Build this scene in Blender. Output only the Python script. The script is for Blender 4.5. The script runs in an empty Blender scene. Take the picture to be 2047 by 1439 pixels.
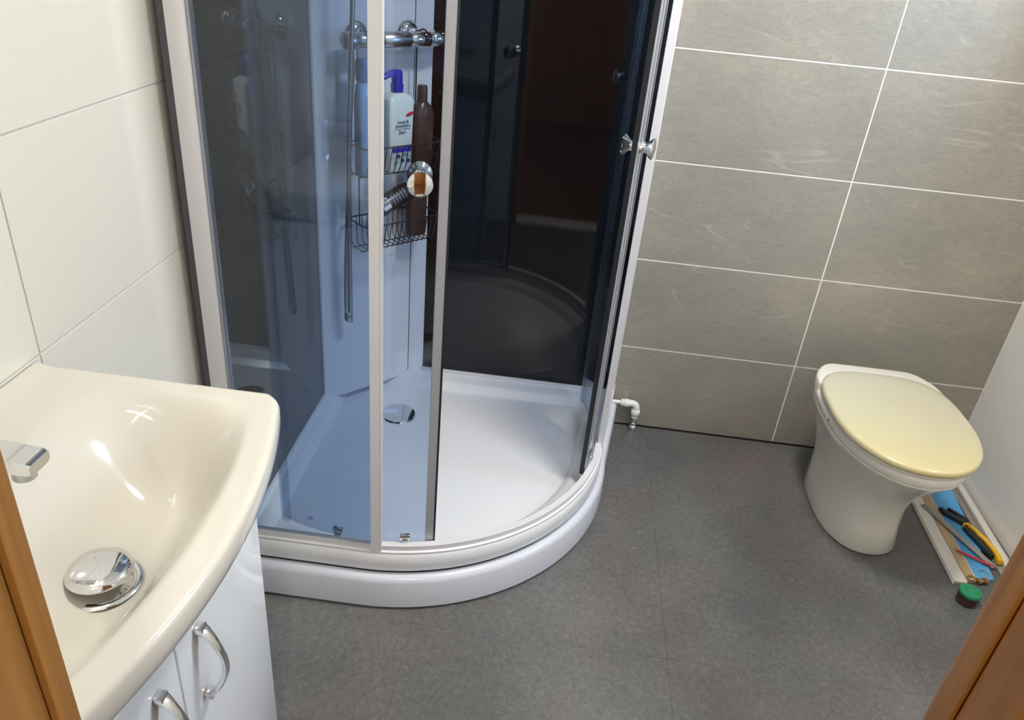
import bpy, bmesh, math, random
from mathutils import Vector, Matrix
random.seed(7)
S = bpy.context.scene
COL = S.collection
PI = math.pi

# ------------------------------------------------------------ camera, light, exposure
CAMF, PITCH, YAW, ROLL = 1531.4372, .5134, -.0481, .0985
cam_d = bpy.data.cameras.new('camera'); cam = bpy.data.objects.new('camera', cam_d); COL.objects.link(cam)
cam_d.sensor_fit = 'HORIZONTAL'; cam_d.sensor_width = 36.0; cam_d.lens = CAMF/2047*36.0
cam_d.clip_start = .01
_f = Vector((math.sin(YAW)*math.cos(PITCH), math.cos(YAW)*math.cos(PITCH), -math.sin(PITCH)))
_r = Vector((math.cos(YAW), -math.sin(YAW), 0)); _u = _r.cross(_f)
_R = _r*math.cos(ROLL)+_u*math.sin(ROLL); _U = _u*math.cos(ROLL)-_r*math.sin(ROLL)
m = Matrix((( _R.x,_U.x,-_f.x,-.7961),(_R.y,_U.y,-_f.y,-2.2038),(_R.z,_U.z,-_f.z,1.441),(0,0,0,1)))
cam.matrix_world = m
S.camera = cam

W = bpy.data.worlds.new('sky'); S.world = W; W.use_nodes = True
bg = W.node_tree.nodes['Background']; bg.inputs[0].default_value = (.58,.77,1.0,1); bg.inputs[1].default_value = 18.0

def area(name, loc, target, size, power, color, size_y=None, shape='RECTANGLE'):
    l = bpy.data.lights.new(name, 'AREA'); l.energy = power; l.color = color; l.shape = shape
    l.size = size
    if size_y: l.size_y = size_y
    o = bpy.data.objects.new(name, l); COL.objects.link(o); o.location = loc
    o.rotation_euler = (Vector(target)-Vector(loc)).to_track_quat('-Z','Y').to_euler()
    return o
area('window_portal', (.70,-.80,1.42), (0,-.80,1.42), .62, 1, (1,1,1), .50).data.cycles.is_portal = True
LAMP = dict(wall=.3, ceiling=19.0, hall=15.0)
S.view_settings.view_transform = 'Standard'; S.view_settings.look = 'None'
S.view_settings.gamma = 1; S.view_settings.use_curve_mapping = False
S.view_settings.exposure = 0.44
S.cycles.use_denoising = True
S.cycles.max_bounces = 14; S.cycles.transparent_max_bounces = 24
S.cycles.glossy_bounces = 8; S.cycles.diffuse_bounces = 6; S.cycles.caustics_reflective = False; S.cycles.caustics_refractive = False

# ------------------------------------------------------------ materials
def mat(name, color, rough=.5, metal=0, coat=0, spec=.5):
    M = bpy.data.materials.new(name); M.use_nodes = True
    b = M.node_tree.nodes['Principled BSDF']
    b.inputs['Base Color'].default_value = (*color,1); b.inputs['Roughness'].default_value = rough
    b.inputs['Metallic'].default_value = metal; b.inputs['Coat Weight'].default_value = coat
    b.inputs['Coat Roughness'].default_value = .05
    b.inputs['Specular IOR Level'].default_value = spec
    return M
def N(M, t, **kw):
    n = M.node_tree.nodes.new(t)
    for k,v in kw.items():
        if k in n.inputs: n.inputs[k].default_value = v
        else: setattr(n,k,v)
    return n
def L(M,a,b): M.node_tree.links.new(a,b)
def ramp(M, fac, stops):
    r = N(M,'ShaderNodeValToRGB'); e = r.color_ramp.elements
    while len(e) < len(stops): e.new(.5)
    for el,(p,c) in zip(e,stops): el.position = p; el.color = (*c,1)
    L(M,fac,r.inputs[0]); return r.outputs[0]
def coords(M, kind='Object', scale=(1,1,1), rot=(0,0,0)):
    if kind == 'World':
        g = N(M,'ShaderNodeNewGeometry'); out = g.outputs['Position']
    else:
        tc = N(M,'ShaderNodeTexCoord'); out = tc.outputs[kind]
    mp = N(M,'ShaderNodeMapping'); mp.inputs['Scale'].default_value = scale; mp.inputs['Rotation'].default_value = rot
    L(M,out,mp.inputs[0]); return mp.outputs[0]
def bump(M, h, strength, dist=.002):
    b = N(M,'ShaderNodeBump'); b.inputs['Strength'].default_value = strength; b.inputs['Distance'].default_value = dist
    L(M,h,b.inputs['Height']); L(M,b.outputs[0],M.node_tree.nodes['Principled BSDF'].inputs['Normal'])
def mixc(M,a,b,fac,mode='MIX'):
    x = N(M,'ShaderNodeMix',data_type='RGBA',blend_type=mode)
    for i,v in ((6,a),(7,b)):
        if isinstance(v,tuple): x.inputs[i].default_value = (*v,1)
        else: L(M,v,x.inputs[i])
    if isinstance(fac,(int,float)): x.inputs[0].default_value = fac
    else: L(M,fac,x.inputs[0])
    return x.outputs[2]
def base(M): return M.node_tree.nodes['Principled BSDF'].inputs['Base Color']

GREY_TILE = mat('grey_slate_tile',(.3,.28,.25),.34)
def _():
    M = GREY_TILE
    c = coords(M,'World',(1.2,1,2.2),(0,.35,0))
    n1 = N(M,'ShaderNodeTexNoise',Scale=2.2,Detail=5,Roughness=.6); L(M,c,n1.inputs[0])
    col = ramp(M,n1.outputs[0],[(.3,(.285,.270,.240)),(.52,(.325,.300,.260)),(.72,(.385,.340,.285))])
    c2 = coords(M,'World',(10,9,26),(0,.42,0))
    n2 = N(M,'ShaderNodeTexNoise',Scale=3.2,Detail=9,Roughness=.74,Distortion=1.3); L(M,c2,n2.inputs[0])
    st = ramp(M,n2.outputs[0],[(.4,(.86,.86,.86)),(.55,(1,1,1)),(.72,(1.22,1.21,1.18))])
    col = mixc(M,col,st,.75,'MULTIPLY')
    # hairline pale veins: thin iso-lines of a stretched noise, kept only in patches
    c3 = coords(M,'World',(1.0,1,4.2),(0,.36,0))
    n3 = N(M,'ShaderNodeTexNoise',Scale=1.6,Detail=2,Roughness=.4,Distortion=.0); L(M,c3,n3.inputs[0])
    v = ramp(M,n3.outputs[0],[(.4945,(0,0,0)),(.5,(1,1,1)),(.5055,(0,0,0))])
    n4 = N(M,'ShaderNodeTexNoise',Scale=5,Detail=2); L(M,coords(M,'World'),n4.inputs[0])
    msk = ramp(M,n4.outputs[0],[(.50,(0,0,0)),(.58,(.55,.55,.55))])
    vm = mixc(M,v,msk,1.0,'MULTIPLY')
    bw = N(M,'ShaderNodeRGBToBW'); L(M,vm,bw.inputs[0])
    col = mixc(M,col,(.46,.43,.38),bw.outputs[0])
    L(M,col,base(M))
    bump(M,n2.outputs[0],.35,.0012)
_()
GROUT = mat('pale_grout',(.92,.90,.85),.6)
DGROUT = mat('grey_joint',(.54,.53,.49),.5)
WHITE_TILE = mat('white_gloss_tile',(.73,.69,.61),.10)
WHITE_PANEL = mat('white_wall_panel',(.88,.86,.83),.22)
CEIL = mat('ceiling_paint',(.85,.84,.81),.7)
BLACKGAP = mat('black_seal_and_shade',(.01,.01,.01),.6)  # silicone black, also used as painted shade in the cabin gaps

FLOORM = mat('stone_vinyl',(.1,.1,.1),.42)
def _():
    M = FLOORM
    c = coords(M,'World')
    n1 = N(M,'ShaderNodeTexNoise',Scale=1.9,Detail=4,Roughness=.55); L(M,c,n1.inputs[0])
    col = ramp(M,n1.outputs[0],[(.32,(.088,.088,.088)),(.5,(.125,.122,.118)),(.7,(.165,.160,.155))])
    n3 = N(M,'ShaderNodeTexNoise',Scale=3.1,Detail=3); L(M,coords(M,'World',(1,1,1),(0,0,1)),n3.inputs[0])
    tint = ramp(M,n3.outputs[0],[(.38,(.95,1.01,1.0)),(.5,(1,1,1)),(.62,(1.06,.965,.975))])
    col = mixc(M,col,tint,1.0,'MULTIPLY')
    n2 = N(M,'ShaderNodeTexNoise',Scale=85,Detail=9,Roughness=.80,Distortion=.9); L(M,c,n2.inputs[0])
    sp = ramp(M,n2.outputs[0],[(.36,(.68,.68,.68)),(.5,(.98,.98,.98)),(.63,(1.42,1.42,1.40))])
    col = mixc(M,col,sp,.8,'MULTIPLY')
    L(M,col,base(M)); bump(M,n2.outputs[0],.25,.001)
_()
CERAMIC = mat('white_ceramic',(.66,.63,.56),.08,coat=.3)
TOILETM = mat('toilet_ceramic',(.90,.87,.78),.12,coat=.2)
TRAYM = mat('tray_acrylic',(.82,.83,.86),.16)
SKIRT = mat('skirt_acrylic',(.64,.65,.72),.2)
def _():
    M = TRAYM
    c = coords(M,'World',(1,1,1),(0,0,PI/4))
    hs = []
    for d in ('X','Y'):
        w = N(M,'ShaderNodeTexWave',bands_direction=d,Scale=38.0); L(M,c,w.inputs[0]); hs.append(w.outputs['Fac'])
    mx = N(M,'ShaderNodeMath',operation='MAXIMUM'); L(M,hs[0],mx.inputs[0]); L(M,hs[1],mx.inputs[1])
    # relief only on the standing area: a disc round the middle of the tray, low part
    g = N(M,'ShaderNodeNewGeometry'); vm = N(M,'ShaderNodeVectorMath',operation='DISTANCE'); L(M,g.outputs['Position'],vm.inputs[0]); vm.inputs[1].default_value = (-1.02,-.45,.1)
    rr = ramp(M,vm.outputs['Value'],[(.36,(1,1,1)),(.38,(0,0,0))])
    ml = N(M,'ShaderNodeMath',operation='MULTIPLY'); L(M,mx.outputs[0],ml.inputs[0]); L(M,rr,ml.inputs[1])
    bump(M,ml.outputs[0],.30,.0015)
_()
LID = mat('aged_cream_plastic',(.78,.72,.50),.22,coat=.2)
def _():
    M = LID
    tc = N(M,'ShaderNodeTexCoord'); sep = N(M,'ShaderNodeSeparateXYZ'); L(M,tc.outputs['Object'],sep.inputs[0])
    n = N(M,'ShaderNodeTexNoise',Scale=5,Detail=2); L(M,tc.outputs['Object'],n.inputs[0])
    a = N(M,'ShaderNodeMath',operation='MULTIPLY_ADD'); L(M,n.outputs[0],a.inputs[0]); a.inputs[1].default_value = .16; L(M,sep.outputs[1],a.inputs[2])
    mr = N(M,'ShaderNodeMapRange'); L(M,a.outputs[0],mr.inputs[0])
    mr.inputs[1].default_value = -.10; mr.inputs[2].default_value = -.62; 
    c = ramp(M,mr.outputs[0],[(.0,(.68,.65,.52)),(.5,(.65,.60,.40)),(.85,(.66,.57,.31)),(1,(.64,.49,.20))])
    L(M,c,base(M))
_()
CAB = mat('white_gloss_lacquer',(.76,.78,.83),.10,coat=.3)
CHROME = mat('chrome',(.80,.80,.80),.06,1)
SATIN = mat('satin_chrome',(.55,.56,.57),.3,1)
ALU = mat('white_aluminium',(.72,.71,.73),.28)
ALUG = mat('grey_profile',(.42,.42,.45),.3,.3)
BLACKGLASS = mat('black_glass',(.006,.007,.009),.03)
COLUMN = mat('column_acrylic',(.88,.88,.89),.15)
GASKET = mat('dark_gasket',(.015,.016,.02),.35)
BLUEP = mat('blue_plastic',(.02,.03,.42),.2)
BOTW = mat('milky_plastic',(.74,.80,.72),.25)
BOTB = mat('pale_blue_plastic',(.30,.50,.70),.2)
BROWN = mat('brown_plastic',(.075,.04,.03),.3)
BLACKP = mat('black_plastic',(.02,.022,.026),.3)
RED = mat('red_print',(.62,.03,.08),.4)
INK = mat('blue_ink',(.03,.05,.20),.5)
GREENINK = mat('green_ink',(.25,.42,.30),.5)
LABELW = mat('paper_label',(.75,.75,.76),.6)
WIRE = mat('dark_wire',(.06,.06,.065),.3,.7)
PVC = mat('white_pvc',(.82,.81,.76),.3)
YELLOW = mat('yellow_plastic',(.85,.48,.02),.35)
REDP = mat('red_pencil_paint',(.55,.03,.04),.35)
BLUEF = mat('blue_foam_sheet',(.10,.38,.72),.55)
BRASS = mat('brass',(.50,.33,.14),.25,1)
GREENC = mat('green_plastic',(.02,.26,.12),.4)
MAROON = mat('dark_maroon_plastic',(.045,.02,.02),.35)
BOARDW = mat('white_laminate',(.72,.69,.64),.3)
MDF = mat('mdf_edge',(.36,.28,.20),.8)
STEEL = mat('brushed_steel',(.42,.40,.37),.4,.6)
FABRIC = mat('sheer_white',(.8,.8,.8),.9)
WOODDARK = mat('knot',(.09,.04,.018),.5)
def wood(name, c0, c1, c2, axis=2, scale=1.0, rough=.38, darks=()):
    M = mat(name,c1,rough)
    sc = [26*scale]*3; sc[axis] = 1.3*scale
    n = N(M,'ShaderNodeTexNoise',Scale=1.0,Detail=6,Roughness=.6,Distortion=.8); L(M,coords(M,'World',tuple(sc)),n.inputs[0])
    col = ramp(M,n.outputs[0],[(.3,c0),(.5,c1),(.7,c2)])
    sc = [140*scale]*3; sc[axis] = 4*scale
    n2 = N(M,'ShaderNodeTexNoise',Scale=1.0,Detail=3); L(M,coords(M,'World',tuple(sc)),n2.inputs[0])
    f = ramp(M,n2.outputs[0],[(.4,(.88,.86,.84)),(.6,(1.06,1.06,1.06))])
    col = mixc(M,col,f,.8,'MULTIPLY')
    for (p,r) in darks:      # dark knots, spots of the timber itself
        g = N(M,'ShaderNodeNewGeometry'); sub = N(M,'ShaderNodeVectorMath',operation='SUBTRACT'); L(M,g.outputs['Position'],sub.inputs[0]); sub.inputs[1].default_value = p
        ms = N(M,'ShaderNodeVectorMath',operation='MULTIPLY'); L(M,sub.outputs[0],ms.inputs[0]); ms.inputs[1].default_value = (1,1,.62)
        ln = N(M,'ShaderNodeVectorMath',operation='LENGTH'); L(M,ms.outputs[0],ln.inputs[0])
        dv = N(M,'ShaderNodeMath',operation='DIVIDE'); L(M,ln.outputs['Value'],dv.inputs[0]); dv.inputs[1].default_value = r
        k = ramp(M,dv.outputs[0],[(0,(.9,.9,.9)),(.7,(.8,.8,.8)),(1.0,(0,0,0))])
        bw = N(M,'ShaderNodeRGBToBW'); L(M,k,bw.inputs[0])
        col = mixc(M,col,(.11,.05,.02),bw.outputs[0])
    L(M,col,base(M)); bump(M,n2.outputs[0],.12,.0006)
    return M
PINE = wood('varnished_pine',(.27,.115,.025),(.36,.165,.036),(.45,.225,.06), darks=[((-.571,-1.955,1.176),.0075),((-1.058,-1.957,1.00),.006)])
PINEW = wood('pine_board',(.42,.30,.17),(.52,.38,.22),(.6,.46,.28),axis=1)
HALLW = wood('hall_pine_panel',(.42,.18,.05),(.55,.26,.08),(.62,.33,.11))

def glass(name, tint):
    M = bpy.data.materials.new(name); M.use_nodes = True; nt = M.node_tree; nt.nodes.clear()
    o = N(M,'ShaderNodeOutputMaterial'); t = N(M,'ShaderNodeBsdfTransparent'); t.inputs[0].default_value = (*tint,1)
    g = N(M,'ShaderNodeBsdfGlossy'); g.inputs['Roughness'].default_value = .01; g.inputs[0].default_value = (1,1,1,1)
    fr = N(M,'ShaderNodeFresnel'); ge = N(M,'ShaderNodeNewGeometry'); mr = N(M,'ShaderNodeMapRange')   # the node inverts the index on back faces; keep 1.5 on both sides of the thin pane
    mr.inputs[3].default_value = 1.5; mr.inputs[4].default_value = 1/1.5; L(M,ge.outputs['Backfacing'],mr.inputs[0]); L(M,mr.outputs[0],fr.inputs[0])
    mx = N(M,'ShaderNodeMixShader'); L(M,fr.outputs[0],mx.inputs[0]); L(M,t.outputs[0],mx.inputs[1]); L(M,g.outputs[0],mx.inputs[2]); L(M,mx.outputs[0],o.inputs[0])
    return M
TINT = glass('smoked_glass',(.735,.80,.885))
CLEARG = glass('clear_glass',(.97,.99,.98))
def emis(name,c,s):
    M = mat(name,c,.5); b = M.node_tree.nodes['Principled BSDF']; b.inputs['Emission Color'].default_value = (*c,1); b.inputs['Emission Strength'].default_value = s; return M
LAMPM = emis('lit_diffuser',(1,.93,.80),10)
LAMPC = emis('lit_ceiling_diffuser',(1,.95,.86),4)

# ------------------------------------------------------------ mesh helpers
def obj(name, bm, M, parent=None, smooth=None):
    me = bpy.data.meshes.new(name)
    bmesh.ops.recalc_face_normals(bm, faces=bm.faces)
    bm.to_mesh(me); bm.free()
    for mm in (M if isinstance(M,(list,tuple)) else [M]): me.materials.append(mm)
    if smooth:
        me.shade_smooth(); me.set_sharp_from_angle(angle=math.radians(smooth))
    o = bpy.data.objects.new(name, me); COL.objects.link(o)
    if parent: o.parent = parent; o.matrix_parent_inverse = Matrix.Translation(parent_world(parent)).inverted() if False else Matrix()
    return o
def parent_world(p): return p.location
def thing(name, label, cat, group=None):
    o = bpy.data.objects.new(name, None); COL.objects.link(o); o.empty_display_size = .05
    o['label'] = label; o['category'] = cat
    if group: o['group'] = group
    return o
def tag(o, label, cat, group=None):
    o['label'] = label; o['category'] = cat
    if group: o['group'] = group
    return o
def struct(o): o['kind'] = 'structure'; return o
def base_at(root, loc):
    """put the Empty at the thing's base and keep the parts where they stand"""
    loc = Vector(loc); root.location = loc
    for ch in root.children: ch.location = ch.location - loc
    return root
def B(): return bmesh.new()
def box(bm, x0,x1,y0,y1,z0,z1, bev=0, seg=2, Mx=None):
    v = [bm.verts.new(p) for p in ((x0,y0,z0),(x1,y0,z0),(x1,y1,z0),(x0,y1,z0),(x0,y0,z1),(x1,y0,z1),(x1,y1,z1),(x0,y1,z1))]
    if Mx is not None:
        for q in v: q.co = Mx @ q.co
    fs = [bm.faces.new([v[i] for i in f]) for f in ((3,2,1,0),(4,5,6,7),(0,1,5,4),(1,2,6,5),(2,3,7,6),(3,0,4,7))]
    if bev:
        es = list({e for f in fs for e in f.edges})
        bmesh.ops.bevel(bm, geom=es, offset=bev, segments=seg, affect='EDGES', profile=.5)
    return bm
def loft(bm, rings, cap0=True, cap1=True, closed=True):
    vs = [[bm.verts.new(p) for p in r] for r in rings]; n = len(vs[0])
    for a,b in zip(vs,vs[1:]):
        for i in range(n if closed else n-1):
            j = (i+1)%n
            try: bm.faces.new((a[i],a[j],b[j],b[i]))
            except ValueError: pass
    if cap0: bm.faces.new(vs[0][::-1])
    if cap1: bm.faces.new(vs[-1])
    return bm
def lathe(bm, prof, c=(0,0,0), n=28, Mx=None):
    Mx = Mx or Matrix.Translation(c)
    rings = [[Mx @ Vector((r*math.cos(2*PI*i/n), r*math.sin(2*PI*i/n), z)) for i in range(n)] for r,z in prof]
    return loft(bm, rings)
def frame_to(p0, d):
    d = Vector(d).normalized(); return Matrix.Translation(p0) @ d.to_track_quat('Z','Y').to_matrix().to_4x4()
def cyl(bm, p0, p1, r, n=20, r1=None, bev=0):
    p0 = Vector(p0); p1 = Vector(p1); l = (p1-p0).length; r1 = r if r1 is None else r1
    prof = [(r,0),(r1,l)] if not bev else [(r-bev,0),(r,bev),(r1,l-bev),(r1-bev,l)]
    return lathe(bm, prof, n=n, Mx=frame_to(p0,p1-p0))
def tube(bm, pts, r, n=10, closed=False):
    pts = [Vector(p) for p in pts]; rings = []; up = None; m_ = len(pts)
    for i,p in enumerate(pts):
        if closed: t = pts[(i+1)%m_]-pts[i-1]
        else: t = pts[min(i+1,m_-1)]-pts[max(i-1,0)]
        t.normalize()
        if up is None:
            up = t.orthogonal().normalized()
        up = (up - t*up.dot(t)).normalized(); s = t.cross(up)
        rr = r[i] if isinstance(r,(list,tuple)) else r
        rings.append([p+(up*math.cos(2*PI*k/n)+s*math.sin(2*PI*k/n))*rr for k in range(n)])
    if closed:
        rings.append(rings[0]); return loft(bm, rings, False, False)
    return loft(bm, rings)
def catmull(P, k=8):
    P = [Vector(p) for p in P]; out = []
    for i in range(len(P)-1):
        a,b,c,d = P[max(i-1,0)],P[i],P[i+1],P[min(i+2,len(P)-1)]
        for j in range(k):
            t = j/k; out.append(.5*((2*b)+(c-a)*t+(2*a-5*b+4*c-d)*t*t+(3*b-a-3*c+d)*t**3))
    out.append(P[-1]); return out
def prism(bm, poly, z0, z1, bev=0):
    loft(bm, [[(x,y,z0) for x,y in poly],[(x,y,z1) for x,y in poly]])
    if bev: bmesh.ops.bevel(bm, geom=list(bm.edges), offset=bev, segments=2, affect='EDGES')
    return bm

# ------------------------------------------------------------ the room
XL, XR, YF, ZC = -1.505, .592, -1.93, 2.35
YH = -4.6     # far end of the hall behind the doorway
def tile_box(bm, w, h, t=.006, c=.0006):
    """slab centred at x,z; front face at y=0 looking -y, chamfered rim"""
    o = [(-w/2,t,-h/2),(w/2,t,-h/2),(w/2,t,h/2),(-w/2,t,h/2)]
    a = [(x,c,z) for x,_,z in o]
    b = [(-w/2+c,0,-h/2+c),(w/2-c,0,-h/2+c),(w/2-c,0,h/2-c),(-w/2+c,0,h/2-c)]
    return loft(bm,[o,a,b])
# back wall: grout sheet with grey tiles standing proud of it
bm = B(); box(bm, XL-.1, XR+.1, .0016, .12, -.1, ZC)
wall_back = struct(obj('wall_back', bm, GROUT))
cache = {}
def add_tile(parent, M, cx, cz, w, h, rotz=0, plane=None, jg=.0042):
    key = (round(w,4),round(h,4),M.name)
    if key not in cache:
        b_ = B(); tile_box(b_, w-jg, h-jg)
        me = bpy.data.meshes.new('wall_tile'); bmesh.ops.recalc_face_normals(b_, faces=b_.faces); b_.to_mesh(me); b_.free(); me.materials.append(M); cache[key] = me
    o = bpy.data.objects.new('wall_tile', cache[key]); COL.objects.link(o); o.parent = parent
    o.rotation_euler[2] = rotz
    o.location = (cx, 0, cz) if plane is None else (plane, cx, cz)
    return o
for r in range(8):
    z0 = .3*r+ (.006 if r == 0 else 0); z1 = min(.3*(r+1), ZC)
    for k in range(-3,1):
        x0, x1 = .6*k, .6*(k+1); x0 = max(x0, XL); x1 = min(x1, XR)
        if x1-x0 > .02: add_tile(wall_back, GREY_TILE, (x0+x1)/2, (z0+z1)/2, x1-x0, z1-z0)
bm = B(); box(bm, XL, XR, -.002, .0014, -.002, .0062); struct(obj('gap_strip_back', bm, BLACKGAP))  # black strip stands in for the dark gap below the tiles
# left wall
bm = B(); box(bm, XL-.12, XL-.0018, YF-.16, .12, -.1, ZC)
wall_left = struct(obj('wall_left', bm, DGROUT))
zr = [0,.258]+[.258+.3*i for i in range(1,7)]+[ZC]
ys = [YF,-1.92,-1.32,-.72,-.12,0]
for a,b_ in zip(zr,zr[1:]):
    for c,d in zip(ys,ys[1:]):
        if d-c > .015: add_tile(wall_left, WHITE_TILE, (c+d)/2, (a+b_)/2, d-c, b_-a, PI/2, XL, .0030)
# right wall with the window opening high above the boards
WY0, WY1, WZ0, WZ1 = -1.10,-.50,1.17,1.67
bm = B()
for a in ((YF-.16,WY0,-.1,ZC),(WY1,.12,-.1,ZC),(WY0,WY1,-.1,WZ0),(WY0,WY1,WZ1,ZC)): box(bm, XR, XR+.12, a[0],a[1],a[2],a[3])
wall_right = struct(obj('wall_right', bm, WHITE_PANEL))
bm = B()
for a in ((WY0-.03,WY0+.03,WZ0-.03,WZ1+.03),(WY1-.03,WY1+.03,WZ0-.03,WZ1+.03),(WY0+.03,WY1-.03,WZ0-.03,WZ0+.03),(WY0+.03,WY1-.03,WZ1-.03,WZ1+.03)):
    box(bm, XR-.012, XR+.07, a[0],a[1],a[2],a[3], .003)
win = struct(obj('window_1', bm, WHITE_PANEL, None, 40))
bm = B(); box(bm, XR+.03, XR+.036, WY0+.03, WY1-.03, WZ0+.03, WZ1-.03); obj('pane', bm, CLEARG, win)
# front wall round the doorway
DXL, DXR, DZ = -1.047, -.582, 2.02
bm = B(); T = .10
box(bm, XL, DXL-.055, YF-T, YF, -.1, ZC); box(bm, DXR+.055, XR, YF-T, YF, -.1, ZC); box(bm, DXL-.055, DXR+.055, YF-T, YF, DZ+.05, ZC)
struct(obj('wall_front', bm, WHITE_PANEL))
bm = B(); box(bm, XL-.12, XR+.12, YF-.16, .12, ZC, ZC+.1); struct(obj('ceiling', bm, CEIL))
# floor: base slab plus vinyl tiles
bm = B(); box(bm, XL-.12, XR+.12, YF, .12, -.06, -.0008)
floor = struct(obj('floor', bm, FLOORM))
fc = {}
xs = [XL,-1.03,-.43,.17,XR]; yy = [YF,-1.56,-.96,-.36,-.0]
for i in range(4):
    for j in range(4):
        w,h = xs[i+1]-xs[i]-.0003, yy[j+1]-yy[j]-.0003
        b_ = B(); z = 0.0
        o = [(-w/2,-h/2,-.002),(w/2,-h/2,-.002),(w/2,h/2,-.002),(-w/2,h/2,-.002)]; c = .00035
        loft(b_, [o,[(x,y,-c) for x,y,_ in o],[(x-math.copysign(c,x),y-math.copysign(c,y),0) for x,y,_ in o]])
        t = obj('floor_tile', b_, FLOORM, floor); t.location = ((xs[i]+xs[i+1])/2,(yy[j]+yy[j+1])/2,0)
# door frame: architrave edge, lining, stop, sill (pine)
fr = struct(bpy.data.objects.new('door_1', None)); COL.objects.link(fr)
for s,x in ((-1,DXL),(1,DXR)):
    bm = B(); box(bm, *sorted((x, x+s*.055)), YF-.016, YF+.000, 0, DZ, .002); obj('architrave', bm, PINE, fr, 40)
    x2 = x+s*(.004 if s<0 else .002)
    bm = B(); box(bm, *sorted((x2, x+s*.055)), YF-(.130 if s<0 else .046), YF-.0165, 0, DZ, .0015); obj('lining', bm, PINE, fr, 40)
    if s > 0:
        bm = B(); box(bm, *sorted((x+.012, x+.055)), YF-.130, YF-.0465, 0, DZ, .0015); obj('lining', bm, PINE, fr, 40)
bm = B(); box(bm, DXL-.055, DXR+.055, YF-.130, YF, DZ, DZ+.05, .002); obj('head', bm, PINE, fr, 40)
bm = B(); box(bm, DXL-.05, DXR+.05, YF-.130, YF-.001, -.02, .018, .004); obj('threshold', bm, ALU, fr, 40)
# hall outside the doorway (seen only in reflections)
bm = B(); box(bm, -2.2, 1.2, YH, YF-T, -.06, -.002); struct(obj('floor_hall', bm, wood('hall_floor_boards',(.14,.06,.02),(.20,.09,.03),(.26,.12,.04),axis=0)))
bm = B(); box(bm, -2.2, 1.2, YH-.1, YH, -.06, ZC); hw = struct(obj('wall_hall_back', bm, HALLW))
bm = B(); box(bm, -2.3, -2.2, YH, YF-T, -.06, ZC); box(bm, -2.2, XL-.12, YF-T, YF-T+.08, -.06, ZC); struct(obj('wall_hall_left', bm, HALLW))
bm = B(); box(bm, 1.2, 1.3, YH, YF-T, -.06, ZC); box(bm, XR+.12, 1.2, YF-T, YF-T+.08, -.06, ZC); struct(obj('wall_hall_right', bm, HALLW))
bm = B(); box(bm, -2.2, 1.2, YH, YF-T, ZC, ZC+.08); struct(obj('ceiling_hall', bm, CEIL))

# ------------------------------------------------------------ lamps of the rooms
def wall_lamp():
    t = thing('wall_lamp','long slim tube lamp on the white tiled wall above the basin','lamp')
    bm = B(); box(bm, XL, XL+.03, -1.86, -1.38, 1.93, 1.97, .004); obj('housing', bm, CHROME, t, 40)
    bm = B(); cyl(bm, (XL+.075,-1.85,1.93),(XL+.075,-1.39,1.93),.016,24,bev=.006); obj('diffuser', bm, LAMPM, t, 50)
    bm = B(); cyl(bm,(XL+.02,-1.62,1.95),(XL+.075,-1.62,1.935),.008); obj('arm', bm, CHROME, t, 40)
    base_at(t,(XL,-1.62,1.95))
wall_lamp()
area('wall_lamp_light',(XL+.11,-1.62,1.92),(-.55,-.85,0),.46,LAMP['wall'],(1,.92,.80),.03).rotation_euler = (Vector((-.2,-1.62,.4))-Vector((XL+.11,-1.62,1.92))).to_track_quat('-Z','X').to_euler()
t = thing('ceiling_lamp','round white flush ceiling lamp over the middle of the bathroom','lamp')
bm = B(); lathe(bm,[(.15,0),(.16,.01),(.16,.03),(.15,.035)],(-.38,-.88,ZC-.036),36); obj('lamp_rim', bm, ALU, t, 40)
bm = B(); lathe(bm,[(.06,-.03),(.11,-.022),(.145,0),(.145,.004)],(-.38,-.88,ZC-.036),36); obj('diffuser', bm, LAMPC, t, 60)
base_at(t,(-.38,-.88,ZC))
area('ceiling_lamp_light',(-.38,-.88,ZC-.075),(-.38,-.88,0),.28,LAMP['ceiling'],(1,.955,.89),shape='DISK')
t = tag(obj('hall_lamp', lathe(B(),[(.09,-.05),(.13,-.03),(.14,0)],(-.6,-3.1,ZC-.001),30), LAMPC, None, 60),'round ceiling lamp in the hall behind the doorway','lamp')
area('hall_lamp_light',(-.6,-3.1,ZC-.08),(-.6,-3.1,0),.25,LAMP['hall'],(1,.95,.88),shape='DISK')

# ------------------------------------------------------------ shower cabin
CX, CY = -1.166, -.345
FL = .045
def path(x0=-1.495, y1=-.004, th0=-90, th1=0, na=44, left=True, right=True):
    """stations along the quadrant: (base point, outward normal)"""
    P = []
    if left: P += [((x0+(CX-x0)*i/3, CY),(0,-1)) for i in range(3)]
    for i in range(na+1):
        th = math.radians(th0+(th1-th0)*i/na); P.append(((CX,CY),(math.cos(th),math.sin(th))))
    if right:
        for i in range(1,7):
            t = i/6; P.append(((CX+FL*t*(y1-CY)/(-CY), CY+(y1-CY)*t),(1,0)))
    return P
def sweep(bm, prof, P, cap=True):
    rings = [[(b[0]+n[0]*r, b[1]+n[1]*r, z) for r,z in prof] for b,n in P]
    return loft(bm, rings, cap, cap)
cabin = thing('shower_cabin','quadrant shower cabin with smoked curved glass doors, white profiles and white tray','shower')
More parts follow.
